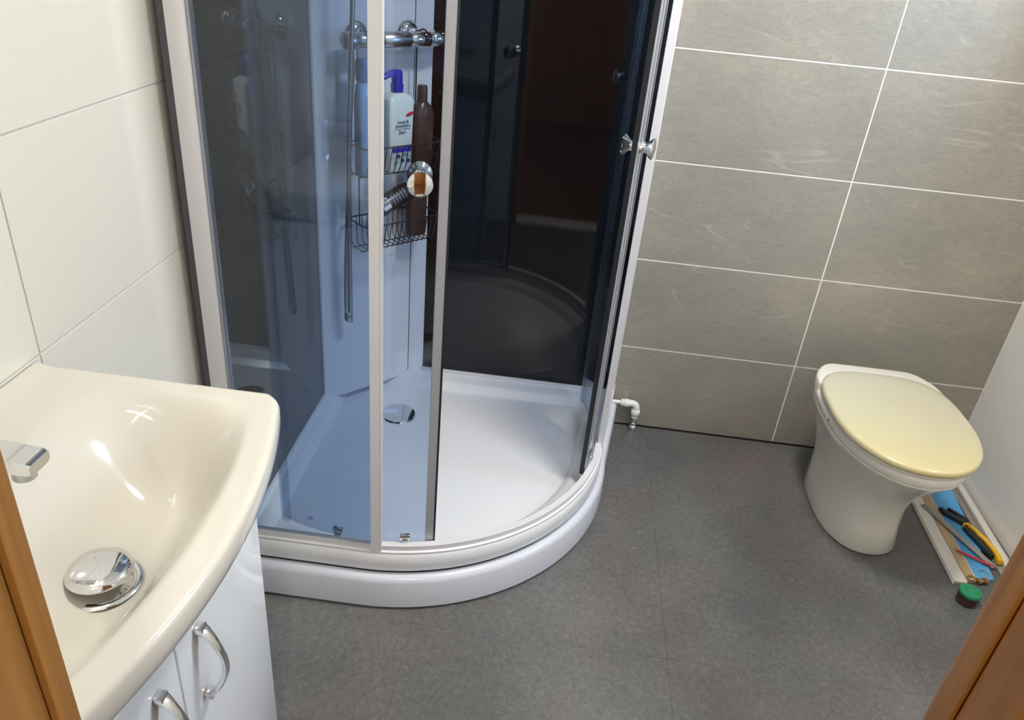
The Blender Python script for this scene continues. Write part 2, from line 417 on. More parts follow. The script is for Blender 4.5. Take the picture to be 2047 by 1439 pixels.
# skirt panel
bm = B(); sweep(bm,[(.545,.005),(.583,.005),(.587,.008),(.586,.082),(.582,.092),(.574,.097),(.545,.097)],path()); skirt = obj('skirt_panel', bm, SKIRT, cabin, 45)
bm = B(); sweep(bm,[(.548,.0971),(.563,.0971),(.563,.105),(.548,.105)],path()); obj('shadow_gap', bm, BLACKGAP, cabin)  # black strip paints the dark gap between skirt and tray
bm = B(); sweep(bm,[(.550,.0),(.578,.0),(.578,.0049),(.550,.0049)],path()); obj('base_gap_shade', bm, BLACKGAP, cabin)  # black strip puts the shadow under the skirt into colour
# tray
def tray_ring(R, mrg, z):
    x0 = -1.495+mrg; y1 = -.004-mrg
    pts = [(b[0]+n[0]*R, b[1]+n[1]*R, z) for b,n in path(x0=min(x0,CX-.002) if R>.2 else x0, y1=max(y1,CY+.002))]
    k = 10
    x1 = pts[-1][0]; y0 = pts[0][1]
    pts += [(x1+(x0-x1)*i/k, y1, z) for i in range(1,k)]
    pts += [(x0, y1+(y0-y1)*i/k, z) for i in range(0,k)]
    return pts
rings = [tray_ring(*a) for a in [(.566,0,.1052),(.570,0,.110),(.570,0,.152),(.566,.002,.158),(.541,.010,.158),(.537,.012,.134),(.532,.02,.130),(.508,.062,.129),(.500,.074,.124),(.486,.088,.106),(.474,.10,.101),(.44,.13,.099),(.38,.16,.0985),(.25,.22,.097),(.1,.27,.096)]]
bm = B(); loft(bm, rings); tray = obj('tray', bm, TRAYM, cabin, 50)
# small anti-splash groove line and drain
DRX, DRY = -1.222,-.262
bm = B(); lathe(bm,[(.062,0),(.066,.003),(.060,.005),(.056,.004)],(DRX,DRY,.0975),40); ds = obj('drain_ring', bm, TRAYM, cabin, 50)
bm = B(); lathe(bm,[(.050,0),(.053,.004),(.050,.009),(.03,.012),(.004,.013)],(DRX,DRY,.1015),40); dr = obj('drain_cover', bm, CHROME, cabin, 50)
# rails
ZT = 1.98
bm = B(); sweep(bm,[(.546,.158),(.567,.158),(.567,.163),(.562,.165),(.562,.178),(.546,.178)],path(-1.47,-.03)); obj('bottom_rail', bm, ALU, cabin, 30)
bm = B(); sweep(bm,[(.530,ZT-.02),(.575,ZT-.02),(.575,ZT+.03),(.530,ZT+.03)],path(-1.47,-.03)); obj('top_rail', bm, ALU, cabin, 30)
# wall profiles
def vprof(name, x0,x1,y0,y1, M=ALU, z0=.158, z1=ZT, bev=.003, par=None):
    bm = B(); box(bm,x0,x1,y0,y1,z0,z1,bev); return obj(name,bm,M,par or cabin,40)
vprof('wall_profile',-1.477,-1.441,CY-.562,CY-.537)
vprof('inner_profile',-1.441,-1.434,CY-.558,CY-.542,ALUG)
bm = B(); box(bm,-1.4945,-1.4772,CY-.550,CY-.540,.158,ZT); obj('wall_gap_shade', bm, mat('gap_shade_grey',(.10,.10,.11),.5), cabin)  # grey strip stands in for the shadow between profile and wall
vprof('wall_profile',CX+.545+FL*.9,CX+.562+FL,-.05,-.004)
# fixed panes
def pane(P, r=.555, t=.006, z0=.170, z1=ZT-.01, par=None, name='fixed_pane'):
    bm = B(); sweep(bm,[(r-t/2,z0),(r+t/2,z0),(r+t/2,z1),(r-t/2,z1)],P); return obj(name,bm,TINT,par or cabin,40)
pane(path(-1.436,0,-90,-87,6,True,False))
pane(path(0,-.05,-3,0,6,False,True))
# end posts of the fixed panes
for th0,th1 in ((-87.3,-85.3),(-4.3,-2.1)):
    bm = B(); sweep(bm,[(.551,.160),(.568,.160),(.568,ZT),(.551,ZT)],path(0,0,th0,th1,4,False,False))
    bmesh.ops.bevel(bm, geom=[e for e in bm.edges if abs(e.verts[0].co.z-e.verts[1].co.z)>.5 and len(e.link_faces)==2 and e.calc_face_angle()>.8], offset=.003, segments=2, affect='EDGES')
    obj('end_post', bm, ALU, cabin, 40)
bm = B(); sweep(bm,[(.549,.165),(.566,.165),(.566,ZT),(.549,ZT)],path(0,0,-85.25,-84.85,2,False,False)); obj('seal_strip', bm, ALU, cabin, 40)
bm = B(); sweep(bm,[(.535,.165),(.541,.165),(.541,ZT),(.535,ZT)],path(0,0,-6.2,-5.4,2,False,False)); obj('seal_strip', bm, ALUG, cabin, 40)
# curved sliding doors
RD = .537
def knob_set(door, th, z):
    n = Vector((math.cos(math.radians(th)),math.sin(math.radians(th)),0)); c = Vector((CX,CY,z))+n*RD
    prof = [(.013,.0),(.0155,.002),(.012,.009),(.012,.016),(.0215,.026),(.0235,.029),(.0225,.0315),(.016,.0332),(.008,.0342),(.001,.0345)]
    for s in (1,-1):
        bm = B(); lathe(bm, prof, n=32, Mx=frame_to(c+n*s*.003, n*s)); obj('knob', bm, CHROME, door, 50)
def roller(door, th, z=.182, outside=True):
    n = Vector((math.cos(math.radians(th)),math.sin(math.radians(th)),0)); t = Vector((-n.y,n.x,0)); c = Vector((CX,CY,z))+n*(RD+ (.0075 if outside else -.0075))
    Mx = Matrix((( t.x,n.x,0,c.x),(t.y,n.y,0,c.y),(0,0,1,c.z),(0,0,0,1)))
    bm = B(); box(bm,-.012,.012,-.004,.004,.002,.018,.002,2,Mx); r = obj('roller_bracket', bm, CHROME, door, 40)
    bm = B(); lathe(bm,[(.006,0),(.008,.001),(.008,.005),(.006,.006)],n=18,Mx=frame_to(c+n*.0,n)); obj('roller_wheel', bm, SATIN, r, 50)
def door(th_lead, th_trail, sgn):
    d = pane(path(0,0,*sorted((th_lead,th_trail)),30,False,False), r=RD, z0=.172, name='sliding_door')
    a,b = sorted((th_lead, th_lead+sgn*.45)); bm = B(); sweep(bm,[(RD-.006,.166),(RD+.006,.166),(RD+.006,ZT-.01),(RD-.006,ZT-.01)],path(0,0,a,b,2,False,False)); obj('door_gasket', bm, GASKET, d)
    a,b = sorted((th_lead-sgn*1.9, th_lead-sgn*.02)); bm = B(); sweep(bm,[(RD-.0055,.168),(RD+.0055,.168),(RD+.0055,ZT-.01),(RD-.0055,ZT-.01)],path(0,0,a,b,4,False,False)); obj('edge_profile', bm, ALUG, d)
    a,b = sorted((th_trail, th_trail-sgn*-1.9)); bm = B(); sweep(bm,[(RD-.005,.168),(RD+.009,.168),(RD+.009,ZT-.01),(RD-.005,ZT-.01)],path(0,0,a,b,4,False,False)); obj('trailing_seal', bm, SEAL, d)
    return d
SEAL = glass('translucent_seal',(.82,.85,.88)); 
[n for n in SEAL.node_tree.nodes if 'Roughness' in n.inputs][0].inputs['Roughness'].default_value = .35
dl = door(-72.6,-112.0,1); knob_set(dl,-78.2,1.034); roller(dl,-79.5); roller(dl,-96)
dr_ = door(-19.0,21.5,-1); knob_set(dr_,-15.5,1.045); roller(dr_,-13.5,.190)
# small CE mark etched low on the left pane
def text(name, s, size, Mx, M, parent, ext=.0002):
    cu = bpy.data.curves.new(name,'FONT'); cu.body = s; cu.size = size; cu.extrude = ext; cu.align_x = 'CENTER'; cu.align_y = 'CENTER'; cu.resolution_u = 3
    to = bpy.data.objects.new(name, cu); COL.objects.link(to)
    bpy.context.view_layer.update()
    me = bpy.data.meshes.new_from_object(to.evaluated_get(bpy.context.evaluated_depsgraph_get()))
    bpy.data.objects.remove(to); me.materials.clear(); me.materials.append(M); me.transform(Mx)
    o = bpy.data.objects.new(name, me); COL.objects.link(o); o.parent = parent; return o
def basis(x, y, z, o): 
    return Matrix(((x[0],y[0],z[0],o[0]),(x[1],y[1],z[1],o[1]),(x[2],y[2],z[2],o[2]),(0,0,0,1)))
text('approval_mark','CE',.012,basis((1,0,0),(0,0,1),(0,-1,0),(-1.282,CY-.5583,.232)),INK,cabin)
# back panels of black glass in white frames
YB = -.018
bm = B(); box(bm,-1.196,CX+.545+FL,YB,-.006,.142,ZT); obj('back_panel', bm, BLACKGLASS, cabin)
bm = B(); box(bm,-1.200,CX+.545+FL,YB-.006,-.006,.128,.1418,.001); obj('panel_rail', bm, ALU, cabin, 40)
bm = B(); box(bm,-1.495,-1.457,CY-.535,-.24,.142,ZT); obj('back_panel', bm, BLACKGLASS, cabin)
bm = B(); box(bm,-1.495,-1.452,CY-.535,-.24,.128,.1418,.001); obj('panel_rail', bm, ALU, cabin, 40)
# corner column
P1,P2,P3,P4 = (-1.452,-.252),(-1.398,-.220),(-1.225,-.032),(-1.197,-.0175)
bm = B(); prism(bm,[P1,P2,P3,P4,(-1.195,-.0062),(-1.494,-.0062),(-1.494,-.252)],.1285,ZT)
colm = obj('corner_column', bm, COLUMN, cabin, 20)
A = Vector((P2[0],P2[1],0)); Bv = Vector((P3[0],P3[1],0)); E_ = (Bv-A).normalized(); NN = Vector((E_.y,-E_.x,0)); LEN = (Bv-A).length
def dg(s, off, z): return A+E_*s+NN*off+Vector((0,0,z))
DM = basis(E_,(0,0,1),NN,(A.x,A.y,0))      # local: x along the column face, y up, z out of it
bm = B(); box(bm,.232,.2345,.14,ZT-.02,-.001,.0006,0,1,DM); obj('panel_joint', bm, GASKET, colm)
base_at(cabin,(-1.0,-.45,0))

# mixer on the column
mx = thing('shower_mixer','chrome thermostatic bar mixer on the white shower column','tap')
ZB = 1.168; OFF = .062
for s in (.053,.209):
    bm = B(); lathe(bm,[(.030,0),(.032,.004),(.026,.013),(.017,.016),(.015,.045)],n=28,Mx=frame_to(dg(s,.001,ZB+.006),NN)); obj('wall_flange', bm, CHROME, mx, 50)
def bar(a,b,r,M,name,bev=.003):
    bm = B(); cyl(bm,dg(a,OFF,ZB),dg(b,OFF,ZB),r,32,bev=bev); return obj(name,bm,M,mx,50)
bar(.018,.085,.0185,SATIN,'mixer_body'); bar(.085,.170,.0200,SATIN,'mixer_body'); bar(.170,.235,.0185,CHROME,'mixer_body')
bar(-.020,.018,.0205,SATIN,'flow_knob'); bar(.236,.285,.0205,CHROME,'temperature_knob')
bm = B(); cyl(bm,dg(.008,OFF,ZB-.045),dg(.008,OFF,ZB-.014),.010,16); obj('hose_outlet', bm, CHROME, mx, 50)
base_at(mx,dg(.13,0,ZB))
hs = thing('shower_hose','ribbed grey metal shower hose hanging in a loop beside the mixer','hose')
pts = catmull([dg(.008,OFF,ZB-.03),dg(-.004,.060,1.0),dg(-.012,.052,.75),dg(-.016,.042,.52),dg(-.012,.038,.425),dg(-.004,.040,.415),dg(-.006,.046,.45),dg(-.014,.066,.9),dg(-.010,.092,1.3),dg(.0,.10,1.75)],44)
dense = []; dist = 0
rr = []
for i,p in enumerate(pts):
    rr.append(.0068 if i%2 else .0056)
bm = B(); tube(bm, pts, rr, 10); obj('corrugated_tube', bm, SATIN, hs, 80)
bm = B(); lathe(bm,[(.010,0),(.012,.004),(.012,.022),(.008,.028)],(0,0,0),18,Matrix.Translation(dg(-.009,.039,.405))); obj('hose_nut', bm, SATIN, hs, 50)
base_at(hs,dg(-.01,.04,.41))
bm = B(); lathe(bm,[(.012,0),(.014,.02),(.013,.10),(.02,.16),(.045,.19),(.05,.205),(.046,.21)],n=28,Mx=frame_to(dg(.0,.10,1.75),(.05,-.05,1))); hh = tag(obj('hand_shower', bm, CHROME, None, 50),'chrome hand shower held at the top of the ribbed hose','shower head')

# wire caddy hung from the mixer
cd = thing('shower_caddy','dark wire caddy with two baskets hanging from the shower mixer','rack')
def rr_rect(s0,s1,o0,o1,z,r=.02):
    c = [(s1-r,o1-r,0),(s0+r,o1-r,90),(s0+r,o0+.004,180),(s1-r,o0+.004,270)]; out = []
    for cs,co,a in c:
        for k in range(5):
            q = math.radians(a+22.5*k); rad = r if co > (o0+o1)/2 else .004
            out.append(dg((cs if rad==r else (s0+.004 if cs<(s0+s1)/2 else s1-.004))+rad*math.cos(q), co+rad*math.sin(q), z))
    return out
for s in (.035,.215):
    bm = B(); tube(bm, [dg(s,OFF+.0235*math.cos(q),ZB+.0235*math.sin(q)) for q in [math.radians(a) for a in range(-20,200,15)]]+[dg(s,.0345,ZB-.03),dg(s,.034,ZB-.05),dg(s,.034,ZB-.2),dg(s,.034,.69)], .0022, 8); obj('hanger_rod', bm, WIRE, cd, 60)
def basket(z1, h, o1, name):
    bm = B(); tube(bm, rr_rect(.0,.245,.028,o1,z1), .0024, 8, True); r = obj(name, bm, WIRE, cd, 60)
    n_ = 14
    for k in range(n_):
        s = .012+.221*k/(n_-1)
        bm = B(); tube(bm, [dg(s,.028,z1),dg(s,.030,z1-h+.016),dg(s,.034,z1-h+.004),dg(s,.044,z1-h),dg(s,o1-.04,z1-h),dg(s,o1-.022,z1-h+.004),dg(s,o1-.012,z1-h+.026),dg(s,o1,z1)], .0014, 6); obj('basket_wire', bm, WIRE, r, 60)
    for oo in (.05,o1-.035):
        bm = B(); tube(bm,[dg(.004,oo,z1-h+.0005),dg(.241,oo,z1-h+.0005)],.0016,6); obj('cross_wire', bm, WIRE, r, 60)
basket(.918,.080,.125,'upper_basket'); basket(.712,.080,.125,'lower_basket')
base_at(cd,dg(.12,.03,ZB))

# bottles
def rbox_rings(cs, co, levels, n=28, tilt=None):
    """levels: (z, half width, half depth, exponent)"""
    R = []
    for z,w,d,e in levels:
        ring = []
        for i in range(n):
            a = 2*PI*i/n; c,s = math.cos(a),math.sin(a)
            ring.append(dg(cs+w*math.copysign(abs(c)**(2/e),c), co+d*math.copysign(abs(s)**(2/e),s), z))
        R.append(ring)
    return R
ZS = .8415
sh = thing('shampoo_bottle','milky white square pump bottle with a blue pump head in the upper basket','bottle')
cs,co = .128,.072
bm = B(); loft(bm, rbox_rings(cs,co,[(ZS,.033,.022,7),(ZS+.004,.035,.024,7),(ZS+.184,.0395,.028,7),(ZS+.190,.0375,.026,6),(ZS+.199,.024,.018,3.5),(ZS+.203,.014,.014,2)],36)); obj('body', bm, BOTW, sh, 50)
bm = B(); loft(bm, rbox_rings(cs,co,[(ZS+.2035,.016,.016,2),(ZS+.222,.017,.017,2),(ZS+.2225,.0145,.0145,2),(ZS+.238,.0145,.0145,2),(ZS+.250,.013,.013,2)],28)); pm = obj('pump_head', bm, BLUEP, sh, 50)
bm = B(); tube(bm,[dg(cs+.010,co,ZS+.246),dg(cs-.01,co,ZS+.248),dg(cs-.030,co+.003,ZS+.247),dg(cs-.044,co+.006,ZS+.240)],[.0105,.0105,.009,.0065],12); obj('spout', bm, BLUEP, pm, 60)
FM = basis(E_,(0,0,1),NN,dg(cs,co+.0266,ZS+.013)); 
def fm(x,y,z=.0): return FM @ Matrix.Translation((x,y,z)) 
tl = Matrix.Rotation(math.radians(-1.0),4,'X')
text('brand_lettering','head &',.0120,fm(.002,.119,.0018),INK,sh); text('brand_lettering','shoulders',.0120,fm(.001,.109,.0016),INK,sh)
text('size_lettering','2in1',.0145,fm(.000,.092,.0014),INK,sh)
bm = B(); box(bm,-.024,.024,.1010,.1018,.0008,.0016,0,1,FM); obj('print_line', bm, INK, sh)
bm = B(); loft(bm,[[FM@Vector((.022+.011*math.cos(a)+(.004*math.sin(a)),.138+.0055*math.sin(a)+.002*math.cos(a),z)) for a in [2*PI*k/16 for k in range(16)]] for z in (.0006,.0028)]); obj('red_flash', bm, RED, sh)
bm = B(); box(bm,-.028,.030,.040,.052,-.002,.0004,0,1,FM); obj('blue_band', bm, BLUEP, sh)
for q,(a_,b_) in enumerate(((-.012,.03),(.010,.036),(.002,.018),(-.018,.014),(.02,.016))):
    bm = B(); lathe(bm,[(.0055,0),(.0055,.0014)],n=14,Mx=FM@Matrix.Translation((a_,b_,.0005))); obj('leaf_print', bm, GREENINK if q%2 else INK, sh)
base_at(sh,dg(cs,co,ZS))
bb = thing('shampoo_bottle','pale blue bottle with a darker blue cap at the left end of the upper basket','bottle')
cs,co = .024,.078
bm = B(); loft(bm, rbox_rings(cs,co,[(ZS,.018,.018,3),(ZS+.005,.021,.021,3),(ZS+.19,.022,.022,3),(ZS+.225,.019,.018,2.4),(ZS+.235,.014,.014,2)],28)); obj('body', bm, BOTB, bb, 50)
bm = B(); loft(bm, rbox_rings(cs,co,[(ZS+.2355,.018,.018,2.4),(ZS+.275,.017,.017,2.4),(ZS+.288,.014,.014,2.4)],24)); obj('cap', bm, mat('teal_blue_plastic',(.05,.17,.33),.2), bb, 50)
base_at(bb,dg(cs,co,ZS))
br = thing('conditioner_bottle','tall brown bottle with a narrow neck at the right end of the upper basket','bottle')
cs,co = .209,.072
bm = B(); loft(bm, rbox_rings(cs,co,[(ZS,.030,.022,2.4),(ZS+.005,.033,.025,2.4),(ZS+.138,.034,.026,2.4),(ZS+.16,.028,.022,2.1),(ZS+.172,.016,.015,2)],30)); obj('body', bm, BROWN, br, 50)
bm = B(); loft(bm, rbox_rings(cs,co,[(ZS+.1725,.0145,.0145,2),(ZS+.210,.0135,.0135,2),(ZS+.215,.012,.012,2)],24)); obj('cap', bm, BROWN, br, 50)
FB = basis((0,0,1),-E_,NN,dg(cs+.012,co+.0255,ZS+.075))
text('lettering','REPAIR',.017,FB,mat('faded_brown_print',(.16,.11,.09),.5),br)
base_at(br,dg(cs,co,ZS))
ZL = .634
bl = thing('hair_gel_bottle','black bottle with a white barcode label lying tilted in the lower basket','bottle')
p0 = dg(.050,.088,.7405); p1 = dg(.170,.088,.790)
d = (p1-p0).normalized()
Mx = frame_to(p0,d)
bm = B(); lathe(bm,[(.020,0),(.0255,.004),(.0265,.03),(.0265,.10),(.022,.118),(.014,.124)],n=32,Mx=Mx); obj('body', bm, BLACKP, bl, 50)
bm = B(); lathe(bm,[(.015,.1245),(.015,.146),(.013,.149)],n=24,Mx=Mx); obj('cap', bm, BLACKP, bl, 50)
# barcode label wrapped on the upper front side
vc = Vector((-.7961,-2.2038,1.441))-(p0+d*.03); vc = (vc-d*vc.dot(d)).normalized(); sd = d.cross(vc)
def curved(bm,l0,l1,a0,a1,r):
    k = 8
    R = [[p0+d*l+(vc*math.cos(a0+(a1-a0)*i/k)+sd*math.sin(a0+(a1-a0)*i/k))*q for l,q in ((l0,r),(l1,r),(l1,r+.0008),(l0,r+.0008))] for i in range(k+1)]
    return loft(bm,R)
bm = B(); curved(bm,.016,.040,-.6,.62,.0262); lb = obj('barcode_label', bm, LABELW, bl, 60)
for k in range(11):
    l0 = .018+.0019*k; bm = B(); curved(bm,l0,l0+(.0008 if k%3 else .0012),-.45,.2,.0268); obj('bar', bm, BLACKP, lb, 60)
for k in range(5):
    l0 = .052+.010*k; bm = B(); curved(bm,l0,l0+.0022,-.5,.55,.0262); obj('print_line', bm, mat('grey_print',(.3,.3,.31),.5) if k==0 else bpy.data.materials['grey_print'], bl, 60)
base_at(bl,p0)
b2 = thing('conditioner_tube','brown rounded squeeze bottle standing at the right end of the lower basket','bottle')
cs,co = .210,.056
bm = B(); loft(bm, rbox_rings(cs,co,[(ZL+.003,.028,.017,2.6),(ZL+.008,.031,.020,2.6),(ZL+.12,.032,.021,2.6),(ZL+.145,.026,.018,2.3),(ZL+.150,.014,.013,2)],28)); obj('body', bm, BROWN, b2, 50)
bm = B(); loft(bm, rbox_rings(cs,co,[(ZL+.1505,.016,.015,2),(ZL+.172,.015,.014,2),(ZL+.175,.012,.012,2)],20)); obj('cap', bm, BROWN, b2, 50)
base_at(b2,dg(cs,co,ZL+.003))

# ------------------------------------------------------------ wash basin and cabinet
BYC, BH = -1.612, .283
def bfront(a): return -1.104-.052*a*a
RC = .028
bs = thing('wash_basin','glossy white ceramic basin with a bowed front on the white cabinet','basin')
def sm(t): t = max(0,min(1,t)); return t*t*(3-2*t)
NI,NJ = 84,52
def bpoint(i,j):
    a = -1+2*i/NI; b = j/NJ
    a_ = .75*math.sin(a*PI/2)+.25*a; b_ = .7*math.sin(b*PI/2)+.3*b
    y = BYC+BH*a_
    xf = bfront(a_)
    # rounded front corners
    dd = BH-abs(BH*a_)
    if dd < RC: xf -= RC-math.sqrt(max(RC*RC-(RC-dd)**2,0))
    dk = BH-abs(BH*a_)
    x = (XL+.002)+(xf-XL-.002)*b_
    xin = bfront(a_)
    ds = (BH-abs(y-BYC))-.030
    dfr = (bfront(a_)-x)-.036
    dbk = (x-XL)-.095
    dep = .100*sm(ds/.13)**.75*sm(dfr/.09)**.7*sm(dbk/.17)**.85
    # gentle fall of the bottom towards the plug
    r = math.hypot(x+1.268,y+1.607); dep += .006*sm(1-r/.2)*sm(dep/.08)
    z = .85-dep
    # soft outer rim
    e = min(BH-abs(y-BYC), xf-x)
    if e < .010: z -= (.010-math.sqrt(max(.0001-(.010-max(e,0))**2,0)))*.75
    z += .004*sm(1-(x-XL)/.03)
    return (x,y,z)
bm = B(); G = [[bm.verts.new(bpoint(i,j)) for j in range(NJ+1)] for i in range(NI+1)]
for i in range(NI):
    for j in range(NJ): bm.faces.new((G[i][j],G[i+1][j],G[i+1][j+1],G[i][j+1]))
edge = [G[0][j] for j in range(NJ+1)]+[G[i][NJ] for i in range(1,NI+1)]+[G[NI][j] for j in range(NJ-1,-1,-1)]
prev = edge; cxm = -1.30
for inset,z in ((.000,.822),(.003,.810),(.012,.797),(.030,.782),(.055,.772),(.085,.7665),(.100,.750),(.116,.736)):
    row = []
    for v in edge:
        x,y = v.co.x,v.co.y
        tx = (x-XL)/(.40); 
        nx = x-inset*max(0,min(1,(x-XL)/.1)) ; ny = BYC+(y-BYC)*(1-inset*.45/BH)
        row.append(bm.verts.new((nx,ny,z)))
    for k in range(len(edge)-1): bm.faces.new((prev[k],prev[k+1],row[k+1],row[k]))
    prev = row
bm.faces.new(prev)
obj('bowl', bm, CERAMIC, bs, 60)
PX_,PY_,PZ_ = -1.268,-1.607,.7475
bm = B(); lathe(bm,[(.040,-.004),(.044,.0005),(.041,.003),(.034,.002),(.030,-.003)],(PX_,PY_,PZ_),44); obj('drain_flange', bm, CHROME, bs, 50)
bm = B(); lathe(bm,[(.010,.0),(.011,.014),(.033,.016),(.0365,.0185),(.0355,.021),(.028,.0245),(.016,.027),(.002,.028)],(PX_,PY_,PZ_),44); obj('drain_plug', bm, CHROME, bs, 60)
nv = Vector((.62,0,.78)).normalized()
bm = B(); lathe(bm,[(.0155,-.004),(.0155,.0015),(.0125,.0035),(.0095,.002),(.009,-.003)],n=28,Mx=frame_to((-1.369,-1.590,.8105),nv)); obj('overflow_ring', bm, SATIN, bs, 50)
bm = B(); lathe(bm,[(.0088,-.002),(.0088,.0005)],n=20,Mx=frame_to((-1.369,-1.590,.8105),nv)); obj('overflow_hole', bm, GASKET, bs, 50)
base_at(bs,(-1.4,BYC,.766))
# tap
tp = thing('basin_tap','chrome single lever mixer tap with a flat square spout on the basin','tap')
TX,TY = -1.452,-1.612
bm = B(); lathe(bm,[(.026,.8502),(.027,.853),(.024,.858),(.022,.90),(.022,.945),(.020,.95)],(TX,TY,0),32); obj('tap_body', bm, CHROME, tp, 50)
Mx = Matrix.Translation((TX,TY,.921)) @ Matrix.Rotation(math.radians(3),4,'Y')
bm = B(); loft(bm,[[Mx@Vector((x,w*c,zz+h*s)) for c,s in ((-.72,-1),(.72,-1),(1,-.55),(1,.7),(.86,1),(-.86,1),(-1,.7),(-1,-.55))] for x,w,h,zz in ((.0,.020,.013,0),(.05,.0185,.0115,.001),(.13,.0175,.0095,.003),(.146,.0172,.009,.003),(.1505,.016,.007,.003))]); obj('spout', bm, CHROME, tp, 35)
bm = B(); lathe(bm,[(.011,-.013),(.012,-.012),(.012,.0),(.011,.003)],n=24,Mx=Mx@Matrix.Translation((.131,0,-.0055))); obj('aerator', bm, SATIN, tp, 50)
bm = B(); box(bm,TX-.02,TX+.085,TY-.012,TY+.012,.958,.967,.004); lathe(bm,[(.021,.951),(.021,.957),(.017,.962)],(TX,TY,0),28); obj('lever', bm, CHROME, tp, 40)
base_at(tp,(TX,TY,.85))
# cabinet
cb = thing('vanity_cabinet','glossy white two-door vanity cabinet under the basin','cabinet')
CXF, CY0, CY1, CT = -1.203, -1.872, -1.337, .7655
bm = B(); box(bm,XL+.004,CXF-.019,CY0,CY1,.0,.728,.0015); box(bm,XL+.004,CXF-.019,CY0,CY0+.016,.7285,CT); box(bm,XL+.004,CXF-.019,CY1-.016,CY1,.7285,CT); obj('body', bm, CAB, cb, 40)
bm = B(); box(bm,CXF-.0185,CXF,CY0,CY1,.676,.738,.0015); obj('fascia', bm, CAB, cb, 40)
GY = -1.597
for y0,y1,hy in ((CY0,GY-.0015,GY-.052),(GY+.0015,CY1,GY+.052)):
    bm = B(); box(bm,CXF-.0185,CXF,y0,y1,.03,.6725,.002,3); dd = obj('cabinet_door', bm, CAB, cb, 40)
    hz0,hz1 = .485,.618; hp = []
    R = []
    nn = 22
    for k in range(nn+1):
        t = k/nn; z = hz1+(hz0-hz1)*t; x = CXF+.003+.030*math.sin(PI*t)**.75; w = .0085-.0035*math.sin(PI*t); th = .0042
        tz = (hz0-hz1); tx = (.030*PI*math.cos(PI*t)) if 0<t<1 else (.06 if t==0 else -.06)
        tn = Vector((tx,0,tz)).normalized(); nrm = Vector((-tn.z,0,tn.x))
        if nrm.x < 0: nrm = -nrm
        c = Vector((x,hy,z)); R.append([c+Vector((0,w,0))*a+nrm*th*b for a,b in ((-1,-.6),(-.6,-1),(.6,-1),(1,-.6),(1,.6),(.6,1),(-.6,1),(-1,.6))])
    bm = B(); loft(bm,R); h = obj('handle', bm, CHROME, dd, 50)
    for z in (hz0+.004,hz1-.004):
        bm = B(); box(bm,CXF+.0002,CXF+.012,hy-.008,hy+.008,z-.006,z+.006,.0015); obj('handle_foot', bm, CHROME, h, 40)
bm = B(); box(bm,XL+.02,CXF-.05,CY0+.02,CY1-.02,-.0,.02); 
obj('plinth', bm, CAB, cb)
base_at(cb,(-1.35,-1.6,0))

# ------------------------------------------------------------ toilet
TXC = .163
def tring(z, w, yb, yf, nb=4.0, nf=2.1, wide=.42, n=64, xc=TXC):
    """closed outline: squarish back, egg-shaped front; widest at fraction `wide` from the back"""
    yc = yb+(yf-yb)*wide; R = []
    for i in range(n):
        a = 2*PI*i/n; c,s = math.cos(a),math.sin(a)
        e = nb if s > 0 else nf
        x = w*math.copysign(abs(c)**(2/e),c)
        y = yc+(yb-yc)*abs(s)**(2/e) if s > 0 else yc+(yf-yc)*abs(s)**(2/e)
        R.append((xc+x,y,z))
    return R
to = thing('toilet','low white ceramic toilet with a yellowed cream lid against the grey tiles','toilet')
bm = B()
loft(bm,[tring(0,.114,-.135,-.503,3.2,2.4,.45,xc=.170),tring(.006,.117,-.130,-.508,3.2,2.4,.45,xc=.170),tring(.07,.112,-.130,-.495,3.2,2.4,.45,xc=.168),tring(.14,.113,-.130,-.500,3.4,2.3,.45,xc=.166),tring(.20,.124,-.130,-.522,3.6,2.2,.45),tring(.25,.141,-.130,-.560,3.8,2.2,.45),tring(.29,.154,-.130,-.595,4,2.15,.45),tring(.32,.170,-.130,-.625,4,2.1,.46),tring(.338,.1765,-.130,-.640,4,2.1,.46),tring(.341,.1745,-.130,-.638,4,2.1,.46)])
obj('bowl', bm, TOILETM, to, 60)
bm = B()
loft(bm,[tring(.3425,.1755,-.130,-.640,4,2.1,.46),tring(.346,.1785,-.128,-.643,4,2.1,.46),tring(.366,.1790,-.128,-.643,4,2.1,.46),tring(.370,.176,-.130,-.640,4,2.1,.46)])
obj('rim_cover', bm, TOILETM, to, 60)
# raised shroud at the back, rounded shoulders
_half = [(.0,-.131),(.090,-.1315),(.120,-.136),(.140,-.150),(.156,-.172),(.170,-.200),(.1765,-.232),(.1775,-.262)]
_ho = [(p.x,p.y) for p in catmull([(x,y,0) for x,y in _half],5)]
def shr(z, k=1.0):
    pts = [(-x,y) for x,y in _ho[::-1]]+_ho[1:]
    return [(TXC+x*k,-.131+(y+.131)*k-.0005-(1-k)*.05,z) for x,y in pts]
bm = B(); loft(bm,[shr(.3702),shr(.386),shr(.3915,.994),shr(.3945,.975),shr(.3955,.94)]); obj('shroud', bm, TOILETM, to, 50)
def lidring(z, k=1.0, w=.184, yb=-.178, yf=-.652):
    R = tring(z,w,yb,yf,3.3,2.15,.47); cy = (yb+yf)/2
    return [(TXC+(x-TXC)*k, cy+(y-cy)*k, zz) for x,y,zz in R]
bm = B(); loft(bm,[lidring(.3715,.955),lidring(.373,.965),lidring(.3795,.965),lidring(.381,.955)]); obj('seat', bm, TOILETM, to, 60)
bm = B(); loft(bm,[lidring(.3815,.97),lidring(.3835,.992),lidring(.388,1.0),lidring(.396,1.0),lidring(.4005,.985),lidring(.4025,.955),lidring(.4035,.85),lidring(.4045,.5),lidring(.4048,.1)]); obj('lid', bm, LID, to, 60)
